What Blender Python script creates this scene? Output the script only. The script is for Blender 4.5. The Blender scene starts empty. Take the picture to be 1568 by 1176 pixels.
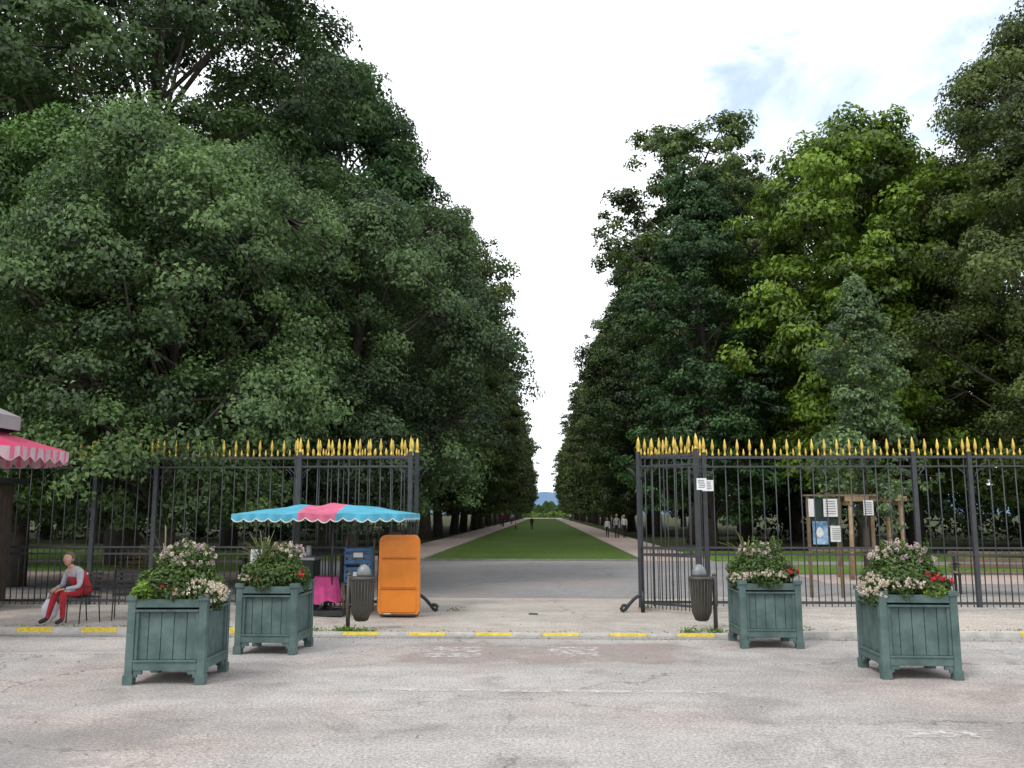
import bpy, math, random
import numpy as np
from mathutils import Vector, Matrix

scene = bpy.context.scene
random.seed(7)

# ------------------------------------------------------------------ materials
def new_mat(name):
    m = bpy.data.materials.new(name); m.use_nodes = True
    nt = m.node_tree
    return m, nt, nt.nodes["Principled BSDF"]

def N(nt, typ, **kw):
    n = nt.nodes.new(typ)
    for k, v in kw.items():
        if k in n.inputs: n.inputs[k].default_value = v
        else: setattr(n, k, v)
    return n

def mat(name, col, rough=0.7, var=0.25, scale=6.0, bump=0.0, metal=0.0, col2=None, spec=0.3, detail=6.0):
    m, nt, b = new_mat(name)
    tc = N(nt, 'ShaderNodeTexCoord')
    no = N(nt, 'ShaderNodeTexNoise'); no.inputs['Scale'].default_value = scale; no.inputs['Detail'].default_value = detail
    no.inputs['Roughness'].default_value = 0.65
    nt.links.new(tc.outputs['Object'], no.inputs['Vector'])
    cr = N(nt, 'ShaderNodeValToRGB')
    c1 = [c*(1-var) for c in col]; c2 = col2 if col2 else [min(1, c*(1+var)) for c in col]
    cr.color_ramp.elements[0].position = 0.33; cr.color_ramp.elements[0].color = (*c1, 1)
    cr.color_ramp.elements[1].position = 0.67; cr.color_ramp.elements[1].color = (*c2, 1)
    nt.links.new(no.outputs['Fac'], cr.inputs['Fac'])
    nt.links.new(cr.outputs['Color'], b.inputs['Base Color'])
    b.inputs['Roughness'].default_value = rough
    b.inputs['Metallic'].default_value = metal
    b.inputs['Specular IOR Level'].default_value = spec
    if bump > 0:
        n2 = N(nt, 'ShaderNodeTexNoise'); n2.inputs['Scale'].default_value = scale*6; n2.inputs['Detail'].default_value = 4
        nt.links.new(tc.outputs['Object'], n2.inputs['Vector'])
        bp = N(nt, 'ShaderNodeBump'); bp.inputs['Strength'].default_value = bump; bp.inputs['Distance'].default_value = 0.01
        nt.links.new(n2.outputs['Fac'], bp.inputs['Height']); nt.links.new(bp.outputs['Normal'], b.inputs['Normal'])
    return m

def leaf_mat(name, col, trans=0.3, use_obj=False):
    m, nt, b = new_mat(name)
    nt.nodes.remove(b)
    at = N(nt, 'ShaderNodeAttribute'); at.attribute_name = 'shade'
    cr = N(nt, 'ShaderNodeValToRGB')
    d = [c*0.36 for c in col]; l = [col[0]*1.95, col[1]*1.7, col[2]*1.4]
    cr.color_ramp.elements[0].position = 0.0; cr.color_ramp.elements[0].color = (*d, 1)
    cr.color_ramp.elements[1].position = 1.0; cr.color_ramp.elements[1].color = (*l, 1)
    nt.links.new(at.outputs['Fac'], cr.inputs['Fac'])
    out = cr.outputs['Color']
    if use_obj:
        oi = N(nt, 'ShaderNodeObjectInfo')
        mx = N(nt, 'ShaderNodeMix', data_type='RGBA', blend_type='MULTIPLY'); mx.inputs['Factor'].default_value = 1
        nt.links.new(out, mx.inputs[6]); nt.links.new(oi.outputs['Color'], mx.inputs[7])
        out = mx.outputs[2]
    df = N(nt, 'ShaderNodeBsdfDiffuse'); nt.links.new(out, df.inputs['Color'])
    tr = N(nt, 'ShaderNodeBsdfTranslucent'); nt.links.new(out, tr.inputs['Color'])
    ms = N(nt, 'ShaderNodeMixShader'); ms.inputs[0].default_value = trans
    nt.links.new(df.outputs[0], ms.inputs[1]); nt.links.new(tr.outputs[0], ms.inputs[2])
    gl = N(nt, 'ShaderNodeBsdfGlossy'); gl.inputs['Roughness'].default_value = 0.5; gl.inputs['Color'].default_value = (.9,.95,1,1)
    m2 = N(nt, 'ShaderNodeMixShader'); m2.inputs[0].default_value = 0.03
    nt.links.new(ms.outputs[0], m2.inputs[1]); nt.links.new(gl.outputs[0], m2.inputs[2])
    nt.links.new(m2.outputs[0], nt.nodes['Material Output'].inputs['Surface'])
    return m

def asphalt_mat(name, base, dark=0.75, crack=True, pink=True, stain=0.0):
    m, nt, b = new_mat(name)
    L = nt.links.new
    tc = N(nt, 'ShaderNodeTexCoord')
    def noise(s, d=6, r=0.6, dist=0.0, vec=None):
        n = N(nt, 'ShaderNodeTexNoise'); n.inputs['Scale'].default_value = s; n.inputs['Detail'].default_value = d
        n.inputs['Roughness'].default_value = r; n.inputs['Distortion'].default_value = dist
        L(vec if vec else tc.outputs['Object'], n.inputs['Vector']); return n
    def ramp(src, p0, c0, p1, c1):
        r = N(nt, 'ShaderNodeValToRGB'); e = r.color_ramp.elements
        e[0].position = p0; e[0].color = (*c0, 1); e[1].position = p1; e[1].color = (*c1, 1)
        L(src, r.inputs['Fac']); return r.outputs['Color']
    def mul(a, c, f=1.0):
        x = N(nt, 'ShaderNodeMix', data_type='RGBA', blend_type='MULTIPLY'); x.inputs[0].default_value = f
        L(a, x.inputs[6]); L(c, x.inputs[7]); return x.outputs[2]
    big = ramp(noise(0.22, 5, 0.6, 0.6).outputs['Fac'], 0.35, [c*dark for c in base], 0.65, [c*1.10 for c in base])
    med = ramp(noise(2.2, 8, 0.75).outputs['Fac'], 0.3, (0.84,)*3, 0.7, (1.10, 1.095, 1.085))
    fine = ramp(noise(34, 3, 0.8).outputs['Fac'], 0.38, (0.66, 0.655, 0.65), 0.62, (1.27, 1.27, 1.27))
    grit = ramp(noise(100, 2, 0.8).outputs['Fac'], 0.38, (0.68,)*3, 0.6, (1.18,)*3)
    c = mul(mul(mul(big, med), fine), grit)
    if pink:
        pk = ramp(noise(0.35, 4, 0.5, 0.2).outputs['Fac'], 0.5, (1, 1, 1), 0.62, (1.05, 0.975, 0.955))
        c = mul(c, pk)
    if stain > 0:
        c = mul(c, ramp(noise(0.9, 7, 0.7, 0.8).outputs['Fac'], 0.36, (1-stain,)*3, 0.47, (1,1,1)))
        mp = N(nt, 'ShaderNodeMapping'); mp.inputs['Scale'].default_value = (0.16, 1.1, 1); L(tc.outputs['Object'], mp.inputs['Vector'])
        c = mul(c, ramp(noise(1.0, 8, 0.75, 0.4, mp.outputs[0]).outputs['Fac'], 0.40, (1-stain*.6,)*3, 0.60, (1.05,1.05,1.045)))
    if crack:
        vo = N(nt, 'ShaderNodeTexVoronoi', feature='DISTANCE_TO_EDGE'); vo.inputs['Scale'].default_value = 0.33
        wn = noise(1.5, 5, 0.7)
        va = N(nt, 'ShaderNodeMix', data_type='RGBA', blend_type='ADD'); va.inputs[0].default_value = 0.9
        L(tc.outputs['Object'], va.inputs[6]); L(wn.outputs['Color'], va.inputs[7]); L(va.outputs[2], vo.inputs['Vector'])
        ck = ramp(vo.outputs['Distance'], 0.0, (0, 0, 0), 0.008, (1, 1, 1))
        msk = ramp(noise(0.3, 3, 0.5).outputs['Fac'], 0.42, (0, 0, 0), 0.55, (1, 1, 1))
        x = N(nt, 'ShaderNodeMix', data_type='RGBA', blend_type='MULTIPLY')
        mx = N(nt, 'ShaderNodeMath', operation='MULTIPLY'); mx.inputs[1].default_value = 0.55
        L(msk, mx.inputs[0]); L(mx.outputs[0], x.inputs[0]); L(c, x.inputs[6]); L(ck, x.inputs[7]); c = x.outputs[2]
    L(c, b.inputs['Base Color'])
    b.inputs['Roughness'].default_value = 0.9; b.inputs['Specular IOR Level'].default_value = 0.15
    bp = N(nt, 'ShaderNodeBump'); bp.inputs['Strength'].default_value = 0.6; bp.inputs['Distance'].default_value = 0.008
    L(noise(60, 4, 0.8).outputs['Fac'], bp.inputs['Height']); L(bp.outputs['Normal'], b.inputs['Normal'])
    return m

def worn_paint_mat(name, col, thr=0.5, scale=9, amount=1.0, soft=.06):
    m, nt, b = new_mat(name); L = nt.links.new
    tc = N(nt, 'ShaderNodeTexCoord')
    n = N(nt, 'ShaderNodeTexNoise'); n.inputs['Scale'].default_value = scale; n.inputs['Detail'].default_value = 10; n.inputs['Roughness'].default_value = 0.8
    L(tc.outputs['Object'], n.inputs['Vector'])
    mp = N(nt, 'ShaderNodeMapping'); mp.inputs['Location'].default_value = (-1,-1,0); mp.inputs['Scale'].default_value = (2,2,1)
    L(tc.outputs['Generated'], mp.inputs['Vector'])
    sp = N(nt, 'ShaderNodeSeparateXYZ'); L(mp.outputs[0], sp.inputs[0])
    ab = []
    for k in (0,1):
        a = N(nt,'ShaderNodeMath',operation='ABSOLUTE'); L(sp.outputs[k],a.inputs[0]); ab.append(a)
    mx = N(nt,'ShaderNodeMath',operation='MAXIMUM'); L(ab[0].outputs[0],mx.inputs[0]); L(ab[1].outputs[0],mx.inputs[1])
    fr = N(nt,'ShaderNodeMapRange'); fr.inputs['From Min'].default_value=.55; fr.inputs['From Max'].default_value=1.0; fr.inputs['To Min'].default_value=0; fr.inputs['To Max'].default_value=-.3
    L(mx.outputs[0],fr.inputs['Value'])
    ad = N(nt,'ShaderNodeMath',operation='ADD'); L(n.outputs['Fac'],ad.inputs[0]); L(fr.outputs[0],ad.inputs[1])
    r = N(nt, 'ShaderNodeMapRange'); r.inputs['From Min'].default_value = thr-soft; r.inputs['From Max'].default_value = thr+soft; r.inputs['To Max'].default_value = amount
    L(ad.outputs[0], r.inputs['Value'])
    tr = N(nt, 'ShaderNodeBsdfTransparent'); ms = N(nt, 'ShaderNodeMixShader')
    L(r.outputs[0], ms.inputs[0]); L(tr.outputs[0], ms.inputs[1]); L(b.outputs[0], ms.inputs[2])
    L(ms.outputs[0], nt.nodes['Material Output'].inputs['Surface'])
    b.inputs['Base Color'].default_value = (*col, 1); b.inputs['Roughness'].default_value = 0.9; b.inputs['Specular IOR Level'].default_value = .1
    return m

def grass_mat(name, c1, c2):
    m, nt, b = new_mat(name); L = nt.links.new
    tc = N(nt, 'ShaderNodeTexCoord')
    def noise(s, d):
        n = N(nt, 'ShaderNodeTexNoise'); n.inputs['Scale'].default_value = s; n.inputs['Detail'].default_value = d; n.inputs['Roughness'].default_value = 0.7
        L(tc.outputs['Object'], n.inputs['Vector']); return n.outputs['Fac']
    def ramp(s, a, b_, p=0.35, q=0.65):
        r = N(nt, 'ShaderNodeValToRGB'); e = r.color_ramp.elements; e[0].position = p; e[1].position = q
        e[0].color = (*a, 1); e[1].color = (*b_, 1); L(s, r.inputs['Fac']); return r.outputs['Color']
    a = ramp(noise(0.25, 5), c1, c2); f = ramp(noise(9, 6), (0.6, 0.65, 0.6), (1.35, 1.3, 1.2))
    x = N(nt, 'ShaderNodeMix', data_type='RGBA', blend_type='MULTIPLY'); x.inputs[0].default_value = 1
    L(a, x.inputs[6]); L(f, x.inputs[7]); L(x.outputs[2], b.inputs['Base Color'])
    b.inputs['Roughness'].default_value = 0.9; b.inputs['Specular IOR Level'].default_value = 0.1
    bp = N(nt, 'ShaderNodeBump'); bp.inputs['Strength'].default_value = 0.9; bp.inputs['Distance'].default_value = 0.05
    L(noise(14, 5), bp.inputs['Height']); L(bp.outputs['Normal'], b.inputs['Normal'])
    return m

# ------------------------------------------------------------------ mesh builder
class MB:
    def __init__(s): s.v = []; s.f = []; s.m = []; s.sm = []
    def add(s, vs, fs, mi=0, smooth=False):
        o = len(s.v); s.v += [tuple(p) for p in vs]
        for f in fs: s.f.append(tuple(o+i for i in f)); s.m.append(mi); s.sm.append(smooth)
    def box(s, c, d, mi=0, rz=0.0, rot=None):
        x, y, z = d[0]/2, d[1]/2, d[2]/2
        M = rot if rot is not None else Matrix.Rotation(rz, 3, 'Z')
        vs = [M @ Vector(p) + Vector(c) for p in [(-x,-y,-z),(x,-y,-z),(x,y,-z),(-x,y,-z),(-x,-y,z),(x,-y,z),(x,y,z),(-x,y,z)]]
        s.add(vs, [(0,3,2,1),(4,5,6,7),(0,1,5,4),(1,2,6,5),(2,3,7,6),(3,0,4,7)], mi)
    def tube(s, pts, rs, n=8, mi=0, cap=True, smooth=True):
        pts = [Vector(p) for p in pts]
        if not hasattr(rs, '__len__'): rs = [rs]*len(pts)
        vs = []; 
        for i, p in enumerate(pts):
            t = (pts[min(i+1, len(pts)-1)] - pts[max(i-1, 0)]).normalized()
            a = Vector((0,0,1)) if abs(t.z) < 0.9 else Vector((1,0,0))
            u = t.cross(a).normalized(); w = t.cross(u)
            for k in range(n):
                an = 2*math.pi*k/n; vs.append(p + (u*math.cos(an)+w*math.sin(an))*rs[i])
        fs = []
        for i in range(len(pts)-1):
            for k in range(n):
                fs.append((i*n+k, i*n+(k+1)%n, (i+1)*n+(k+1)%n, (i+1)*n+k))
        if cap:
            fs.append(tuple(range(n))[::-1]); fs.append(tuple((len(pts)-1)*n+k for k in range(n)))
        s.add(vs, fs, mi, smooth)
    def lathe(s, c, prof, n=20, mi=0, sx=1, sy=1, smooth=True):
        vs = []; 
        for r, z in prof:
            for k in range(n):
                a = 2*math.pi*k/n; vs.append((c[0]+r*sx*math.cos(a), c[1]+r*sy*math.sin(a), c[2]+z))
        fs = []
        for i in range(len(prof)-1):
            for k in range(n): fs.append((i*n+k, i*n+(k+1)%n, (i+1)*n+(k+1)%n, (i+1)*n+k))
        fs.append(tuple(range(n))[::-1]); fs.append(tuple((len(prof)-1)*n+k for k in range(n)))
        s.add(vs, fs, mi, smooth)
    def ell(s, c, r, mi=0, n=14, m=10, M=None, fn=None):
        vs = []; fs = []
        for i in range(m+1):
            th = math.pi*i/m
            for k in range(n):
                ph = 2*math.pi*k/n
                p = Vector((r[0]*math.sin(th)*math.cos(ph), r[1]*math.sin(th)*math.sin(ph), r[2]*math.cos(th)))
                if fn: p = fn(p)
                if M is not None: p = M @ p
                vs.append(p+Vector(c))
        for i in range(m):
            for k in range(n): fs.append((i*n+k, (i+1)*n+k, (i+1)*n+(k+1)%n, i*n+(k+1)%n))
        s.add(vs, fs, mi, True)
    def obj(s, name, mats, parent=None, loc=(0,0,0), rz=0.0, bevel=0.0):
        me = bpy.data.meshes.new(name); me.from_pydata(s.v, [], s.f)
        for m in mats: me.materials.append(m)
        me.polygons.foreach_set('material_index', s.m); me.polygons.foreach_set('use_smooth', s.sm)
        me.update()
        o = bpy.data.objects.new(name, me); scene.collection.objects.link(o)
        o.location = loc; o.rotation_euler = (0,0,rz)
        if parent: o.parent = parent
        if bevel:
            b = o.modifiers.new('bevel', 'BEVEL'); b.width = bevel; b.segments = 2; b.limit_method = 'ANGLE'; b.angle_limit = math.radians(50)
        return o

def empty(name, loc=(0,0,0), rz=0.0, scale=1.0):
    e = bpy.data.objects.new(name, None); scene.collection.objects.link(e); e.location = loc
    e.rotation_euler = (0,0,rz); e.scale = (scale,)*3; e.empty_display_size = 0.2
    return e

def unit(a): return a/np.maximum(np.linalg.norm(a, axis=1, keepdims=True), 1e-6)

def leaf_quads(C, Nn, L, W, rng):
    n = len(C); Nn = unit(Nn)
    t = unit(np.cross(Nn, rng.normal(size=(n,3)))); b = np.cross(Nn, t)
    L = L*rng.uniform(.7,1.3,(n,1)); W = W*rng.uniform(.7,1.3,(n,1))
    v = np.empty((n,4,3)); v[:,0] = C - t*L/2; v[:,1] = C + b*W/2 + Nn*W*0.12; v[:,2] = C + t*L/2; v[:,3] = C - b*W/2 + Nn*W*0.12
    v[:,2,2] -= 0.12*L[:,0]; v[:,0,2] -= 0.12*L[:,0]
    return v.reshape(-1,3)

def mesh_np(name, quads, shade, qmat, mb=None, mats=()):
    bv = np.array(mb.v) if mb and mb.v else np.zeros((0,3)); nb = len(bv)
    V = np.vstack([bv, quads]); nq = len(quads)//4
    bf = mb.f if mb else []
    bl = [i for f in bf for i in f]; bs = []; k = 0
    for f in bf: bs.append(k); k += len(f)
    loops = np.concatenate([np.array(bl, dtype=np.int32), np.arange(nb, nb+4*nq, dtype=np.int32)])
    starts = np.concatenate([np.array(bs, dtype=np.int32), k+4*np.arange(nq, dtype=np.int32)])
    me = bpy.data.meshes.new(name)
    me.vertices.add(len(V)); me.vertices.foreach_set('co', V.ravel().astype(np.float32))
    me.loops.add(len(loops)); me.loops.foreach_set('vertex_index', loops)
    me.polygons.add(len(starts)); me.polygons.foreach_set('loop_start', starts)
    tot = np.concatenate([np.array([len(f) for f in bf], dtype=np.int32), np.full(nq, 4, dtype=np.int32)])
    try: me.polygons.foreach_set('loop_total', tot)
    except Exception: pass
    for m in mats: me.materials.append(m)
    mi = np.concatenate([np.array(mb.m if mb else [], dtype=np.int32), np.asarray(qmat, dtype=np.int32)*np.ones(nq, dtype=np.int32)])
    me.polygons.foreach_set('material_index', mi)
    sm = np.concatenate([np.array(mb.sm if mb else [], dtype=bool), np.zeros(nq, dtype=bool)])
    me.update(calc_edges=True)
    me.polygons.foreach_set('use_smooth', sm)
    at = me.attributes.new('shade', 'FLOAT', 'FACE')
    at.data.foreach_set('value', np.concatenate([np.zeros(len(bf)), shade]).astype(np.float32))
    me.validate()
    return me

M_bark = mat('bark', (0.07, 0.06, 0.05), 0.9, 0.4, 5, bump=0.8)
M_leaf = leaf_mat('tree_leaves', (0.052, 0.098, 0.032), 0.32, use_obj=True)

def tree_mesh(name, seed, H, base, R, prof, nl, nc, nleaf, leafL, lobe=(0.3,0.45), clump=(0.5,0.95), flat=0.5, droop=0.25, trunk_r=0.3, loose=0.12):
    rng = np.random.RandomState(seed); mb = MB()
    pts = []; rs = []; x = y = 0
    for i in range(9):
        s = i/8; pts.append((x, y, s*H*0.9)); rs.append(trunk_r*(1-s)**0.8+0.03 + (0.12*trunk_r*3 if i == 0 else 0))
        x += rng.uniform(-1,1)*0.02*H*0.5; y += rng.uniform(-1,1)*0.02*H*0.5
    mb.tube(pts, rs, 10, 0)
    def axis(z):
        s = min(max(z/(H*0.9),0),0.999)*8; i = int(s); a = np.array(pts[i]); b = np.array(pts[i+1]); return a+(b-a)*(s-i)
    C = []; NN = []; SH = []
    for i in range(nl):
        s = (i+0.5)/nl; s = s*0.97+rng.uniform(-.02,.04)
        z = base + s*(H-base); pr = prof(s)*R
        an = i*2.39996 + rng.uniform(-.5,.5)
        lr = R*rng.uniform(*lobe)*(0.6+0.4*prof(s))
        rr = max(0, pr - lr*0.85)*rng.uniform(0.55, 1.0)*(1+rng.uniform(-.12,.28))
        ax = axis(z)
        lc = np.array([ax[0]+rr*math.cos(an), ax[1]+rr*math.sin(an), min(z, H-lr*0.7)])
        z0 = max(base*0.7, z - rr*0.7 - 0.08*H); a0 = axis(z0)
        mid = (a0+lc)/2 + np.array([0,0,0.12*rr]) + rng.normal(size=3)*0.1
        mb.tube([a0, mid, lc], [trunk_r*0.34*(1-s*0.5), trunk_r*0.2, 0.03 if trunk_r>.1 else .008], 6, 0)
        out = np.array([math.cos(an), math.sin(an), 0.25])
        k = int(nc*rng.uniform(.8,1.25)); lsh = rng.uniform(-.2,.2)
        for j in range(k):
            d = rng.normal(size=3) + out*0.6; d[2] += 0.15; d /= np.linalg.norm(d)
            dist = lr*(rng.uniform(.55,1.12) if rng.rand() > loose else rng.uniform(1.1,1.5))
            cc = lc + d*dist*np.array([1,1,0.85])
            cc[2] -= droop*abs(dist)*rng.uniform(0,1)
            if cc[2] < base*0.75: continue
            cr = rng.uniform(*clump)
            if rng.rand() < 0.3 or dist > lr*1.1:
                q_ = 1 if trunk_r>.1 else .3
                mb.tube([lc, (lc+cc)/2+rng.normal(size=3)*0.08*q_, cc], [0.04*q_,0.025*q_,0.012*q_], 4, 0)
            m = int(nleaf*rng.uniform(.6,1.4)*(cr/((clump[0]+clump[1])/2))**2)
            P = rng.normal(size=(m,3)); P = unit(P)*(rng.uniform(0,1,(m,1))**0.42)
            up = P[:,2:3].copy()
            P = P*np.array([cr,cr,cr*flat])
            P[:,2] -= droop*(P[:,0]**2+P[:,1]**2)/cr
            C.append(P+cc)
            NN.append(P/cr*0.9 + d*0.45 + np.array([0,0,0.55]) + rng.normal(size=(m,3))*0.42)
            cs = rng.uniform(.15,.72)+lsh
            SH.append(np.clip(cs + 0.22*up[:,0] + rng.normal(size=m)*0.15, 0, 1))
    C = np.vstack(C); NN = np.vstack(NN); SH = np.concatenate(SH)
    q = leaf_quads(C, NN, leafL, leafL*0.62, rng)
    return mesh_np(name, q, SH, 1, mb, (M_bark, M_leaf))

def p_oval(s): return max(0.12, math.sin(math.pi*min(1,(s*0.86+0.1))**0.85)**0.55) if s < 0.97 else 0.2
def p_col(s): return max(0.2, (1-abs(2*s-0.75)**2.6)) if s < 0.9 else 0.35
def p_round(s): return max(0.3, math.sqrt(max(0,1-(1.9*s-0.95)**2))**0.8)
def p_cone(s): return max(0.1, (1-s)**0.7*0.85 + 0.16*math.sin(s*11)) if s>.12 else .55

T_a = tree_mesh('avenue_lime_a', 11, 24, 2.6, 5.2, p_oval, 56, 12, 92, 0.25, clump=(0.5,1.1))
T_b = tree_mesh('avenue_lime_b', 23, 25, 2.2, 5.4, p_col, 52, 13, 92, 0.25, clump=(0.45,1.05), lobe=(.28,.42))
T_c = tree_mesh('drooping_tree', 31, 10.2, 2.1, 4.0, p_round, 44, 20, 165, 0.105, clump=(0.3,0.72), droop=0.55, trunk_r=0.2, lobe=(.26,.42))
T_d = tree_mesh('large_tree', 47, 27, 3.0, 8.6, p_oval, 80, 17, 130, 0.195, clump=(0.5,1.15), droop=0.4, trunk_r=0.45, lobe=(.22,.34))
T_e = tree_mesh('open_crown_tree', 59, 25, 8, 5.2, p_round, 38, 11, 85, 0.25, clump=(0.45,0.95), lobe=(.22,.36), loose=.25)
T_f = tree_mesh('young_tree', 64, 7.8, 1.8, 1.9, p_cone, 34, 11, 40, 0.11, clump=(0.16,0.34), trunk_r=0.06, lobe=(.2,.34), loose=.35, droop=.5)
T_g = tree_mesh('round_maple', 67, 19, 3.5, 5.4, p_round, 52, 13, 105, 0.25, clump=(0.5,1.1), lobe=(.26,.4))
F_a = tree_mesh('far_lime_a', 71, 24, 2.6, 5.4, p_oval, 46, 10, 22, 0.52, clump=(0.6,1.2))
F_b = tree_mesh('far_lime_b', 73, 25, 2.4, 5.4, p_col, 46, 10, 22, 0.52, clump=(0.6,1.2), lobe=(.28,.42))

DK = (0.8,0.85,0.8,1); MD = (1.2,1.15,1.05,1); GR = (1.7,1.72,1.9,1); BR = (2.35,2.25,0.8,1); OL = (1.4,1.18,0.9,1); BL=(0.9,1.15,1.2,1)
def tree(name, me, x, y, s=1.0, rz=None, col=MD, sz=None, parent=None):
    o = bpy.data.objects.new(name, me); scene.collection.objects.link(o)
    o.location = (x,y,0); o.rotation_euler = (0,0,random.uniform(0,6.28) if rz is None else rz)
    o.scale = (s,s,sz if sz else s); o.color = col
    if parent: o.parent = parent
    return o

tree('drooping_lime_tree', T_c, -8.1, 18.9, 1.0, 0.3, GR)
tree('drooping_lime_tree', T_c, -4.9, 22.6, 0.98, 2.1, (1.35,1.35,1.6,1))
tree('drooping_lime_tree', T_c, -12.4, 20.5, 1.1, 4.0, (1.4,1.6,1.2,1))
tree('large_lime_tree', T_d, -14.3, 30, 1.0, 1.0, (1.0,1.08,.95,1))
tree('large_lime_tree', T_d, -25, 29, 1.0, 3.0, MD)
tree('lime_tree', T_a, -9.8, 40, 0.98, 0.5, BL)
tree('lime_tree', T_b, -8.4, 49, 0.97, 1.5, MD)
tree('lime_tree', T_g, -8.0, 60, 1.06, 2.5, OL, sz=1.2)
tree('lime_tree', T_b, 8.0, 43, 0.80, 0.2, BL, sz=.76)
tree('open_crown_tree', T_e, 8.6, 52, 1.02, 1.1, (1.5,1.35,1.1,1))
tree('bright_maple_tree', T_g, 14.6, 41, 1.0, 2.0, BR, sz=1.06)
tree('bright_maple_tree', T_g, 18.0, 44, 0.95, 3.6, (2.0,1.95,.8,1), sz=1.03)
tree('lime_tree', T_a, 12.4, 56, 1.0, 4.0, (1.9,1.6,.9,1))
tree('large_chestnut_tree', T_d, 21.6, 34, 0.86, 2.0, OL, sz=.83)
tree('large_chestnut_tree', T_d, 31, 38, 0.95, 4.4, MD)
tree('young_staked_tree', T_f, 8.6, 24.2, 1.05, 0.4, (2.0,1.9,2.5,1))
av = empty('avenue_tree_rows')
y = 67; i = 0
while y < 300:
    for sd in (-1, 1):
        x = (8.6 if sd > 0 else -7.8) + random.uniform(-.4,.4)
        g = random.uniform(1.0,1.5); col = (g*random.uniform(.9,1.35), g, g*random.uniform(.8,1.1), 1)
        me = random.choice([T_a,T_b]) if y < 100 else random.choice([F_a,F_b])
        tree('avenue_tree', me, x, y+random.uniform(-1,1), random.uniform(.95,1.07) if sd<0 else random.uniform(.88,1.0), None, col, sz=random.uniform(.92,1.05), parent=av)
    y += 9.2
wd = empty('woodland_trees')
for sd in (-1,1):
    for (x0, ys) in ((17, range(46,130,14)), (26, range(52,100,15)), (36, range(46,90,15)), (48, range(52,90,16)), (60, range(52,90,16))):
        for yy in ys:
            if sd > 0 and x0 == 17 and yy < 59: continue
            k = random.uniform(.85,.98) if sd < 0 else random.uniform(.74,.9)
            me = random.choice([T_a,T_b]) if (x0==17 and yy<62) else random.choice([F_a,F_b])
            tree('woodland_tree', me, sd*(x0+random.uniform(-1.5,1.5)), yy+random.uniform(-2,2), k*1.12, None, DK, sz=k, parent=wd)

def foliage_band(name, boxes, n, L, col, seed, mats):
    rng = np.random.RandomState(seed); Cs=[]; S=[]
    for (x0,x1,y0,y1,h) in boxes:
        k = int(n*(x1-x0)*(y1-y0+2)/60)+200
        P = rng.uniform(0,1,(k,3)); X = x0+P[:,0]*(x1-x0); Y = y0+P[:,1]*(y1-y0)
        top = h*(0.6+0.4*np.sin(X*0.9+Y*.3)*np.cos(X*0.37+Y*0.7))
        Cs.append(np.stack([X,Y,top*P[:,2]**0.6],1)); S.append(rng.uniform(.1,.7,k))
    C = np.vstack(Cs); S = np.concatenate(S)
    q = leaf_quads(C, rng.normal(size=C.shape)+np.array([0,-.3,.6]), L, L*.6, rng)
    me = mesh_np(name, q, S, 0, None, mats); o = bpy.data.objects.new(name, me); scene.collection.objects.link(o); o.color = col
    return o
foliage_band('undergrowth', [(-60,-12,58,60,4.4),(13,60,58,60,4.4)], 2200, .36, (0.6,0.7,0.6,1), 3, (M_leaf,))
foliage_band('distant_hedge', [(-14,14,330,334,2.6)], 5000, .6, (2.8,2.7,1.8,1), 4, (M_leaf,))
foliage_band('distant_hedge', [(-34,34,420,426,7.5)], 7000, 1.2, (2.0,2.1,2.2,1), 6, (M_leaf,))

# ------------------------------------------------------------------ ground
def smooth(a,b,x):
    t = min(1,max(0,(x-a)/(b-a))); return t*t*(3-2*t)
def gh(x, y):
    side = max(smooth(2.2,4.4,x), smooth(3.0,4.6,-x))
    h = 0.03 + 0.05*side
    return h*(1-smooth(18.5,24,y)) + 0.03*smooth(18.5,24,y)
def sheet(name, x0,x1,y0,y1, m, z=None, nx=1, ny=1, off=0.0):
    vs = []; fs = []
    for j in range(ny+1):
        for i in range(nx+1):
            x = x0+(x1-x0)*i/nx; y = y0+(y1-y0)*j/ny
            vs.append((x,y,(gh(x,y) if z is None else z)+off))
    for j in range(ny):
        for i in range(nx):
            a = j*(nx+1)+i; fs.append((a,a+1,a+nx+2,a+nx+1))
    b = MB(); b.add(vs, fs, 0, z is None); return b.obj(name, [m])

M_soil = grass_mat('woodland_floor', (0.035,0.042,0.02), (0.06,0.07,0.03))
M_lawn = grass_mat('lawn_grass', (0.070,0.125,0.024), (0.098,0.158,0.034))
M_lawn2 = grass_mat('bright_lawn_grass', (0.10,0.18,0.035), (0.15,0.23,0.05))
M_road = asphalt_mat('weathered_asphalt', (0.435,0.412,0.398), dark=.82, stain=.20)
M_pave = asphalt_mat('pavement_surface', (0.45,0.415,0.378), dark=0.86, crack=True, stain=.18)
M_drive = asphalt_mat('park_drive_asphalt', (0.275,0.27,0.27), dark=0.88)
M_path = asphalt_mat('gravel_path', (0.47,0.38,0.34), dark=0.9, crack=False)
sheet('ground', -3000,3000,-3000,3000, M_soil, z=-0.01)
sheet('road', -60,60,-25,13.0, M_road, z=0.0)
sheet('pavement', -60,60,13.15,18.5, M_pave, nx=240, ny=6)
sheet('park_drive', -60,60,18.5,32.8, M_drive, nx=120, ny=16)
sheet('gravel_path', -7.0,6.1,32.8,345, M_path, z=0.034)
sheet('lawn', -4.5,3.5,32.9,300, M_lawn, z=0.046)
sheet('side_lawn', -60,-9.0,26.6,31.2, M_lawn2, z=0.038)
sheet('side_lawn', 7.2,60,26.0,30.5, M_lawn2, z=0.038)
sheet('grass_verge', -60,-7.0,32.9,42, M_lawn2, z=0.03)
sheet('grass_verge', 6.1,60,32.9,42, M_lawn2, z=0.03)
sheet('gravel_path', -60,-8.0,22.8,26.0, M_path, z=0.04)
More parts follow.
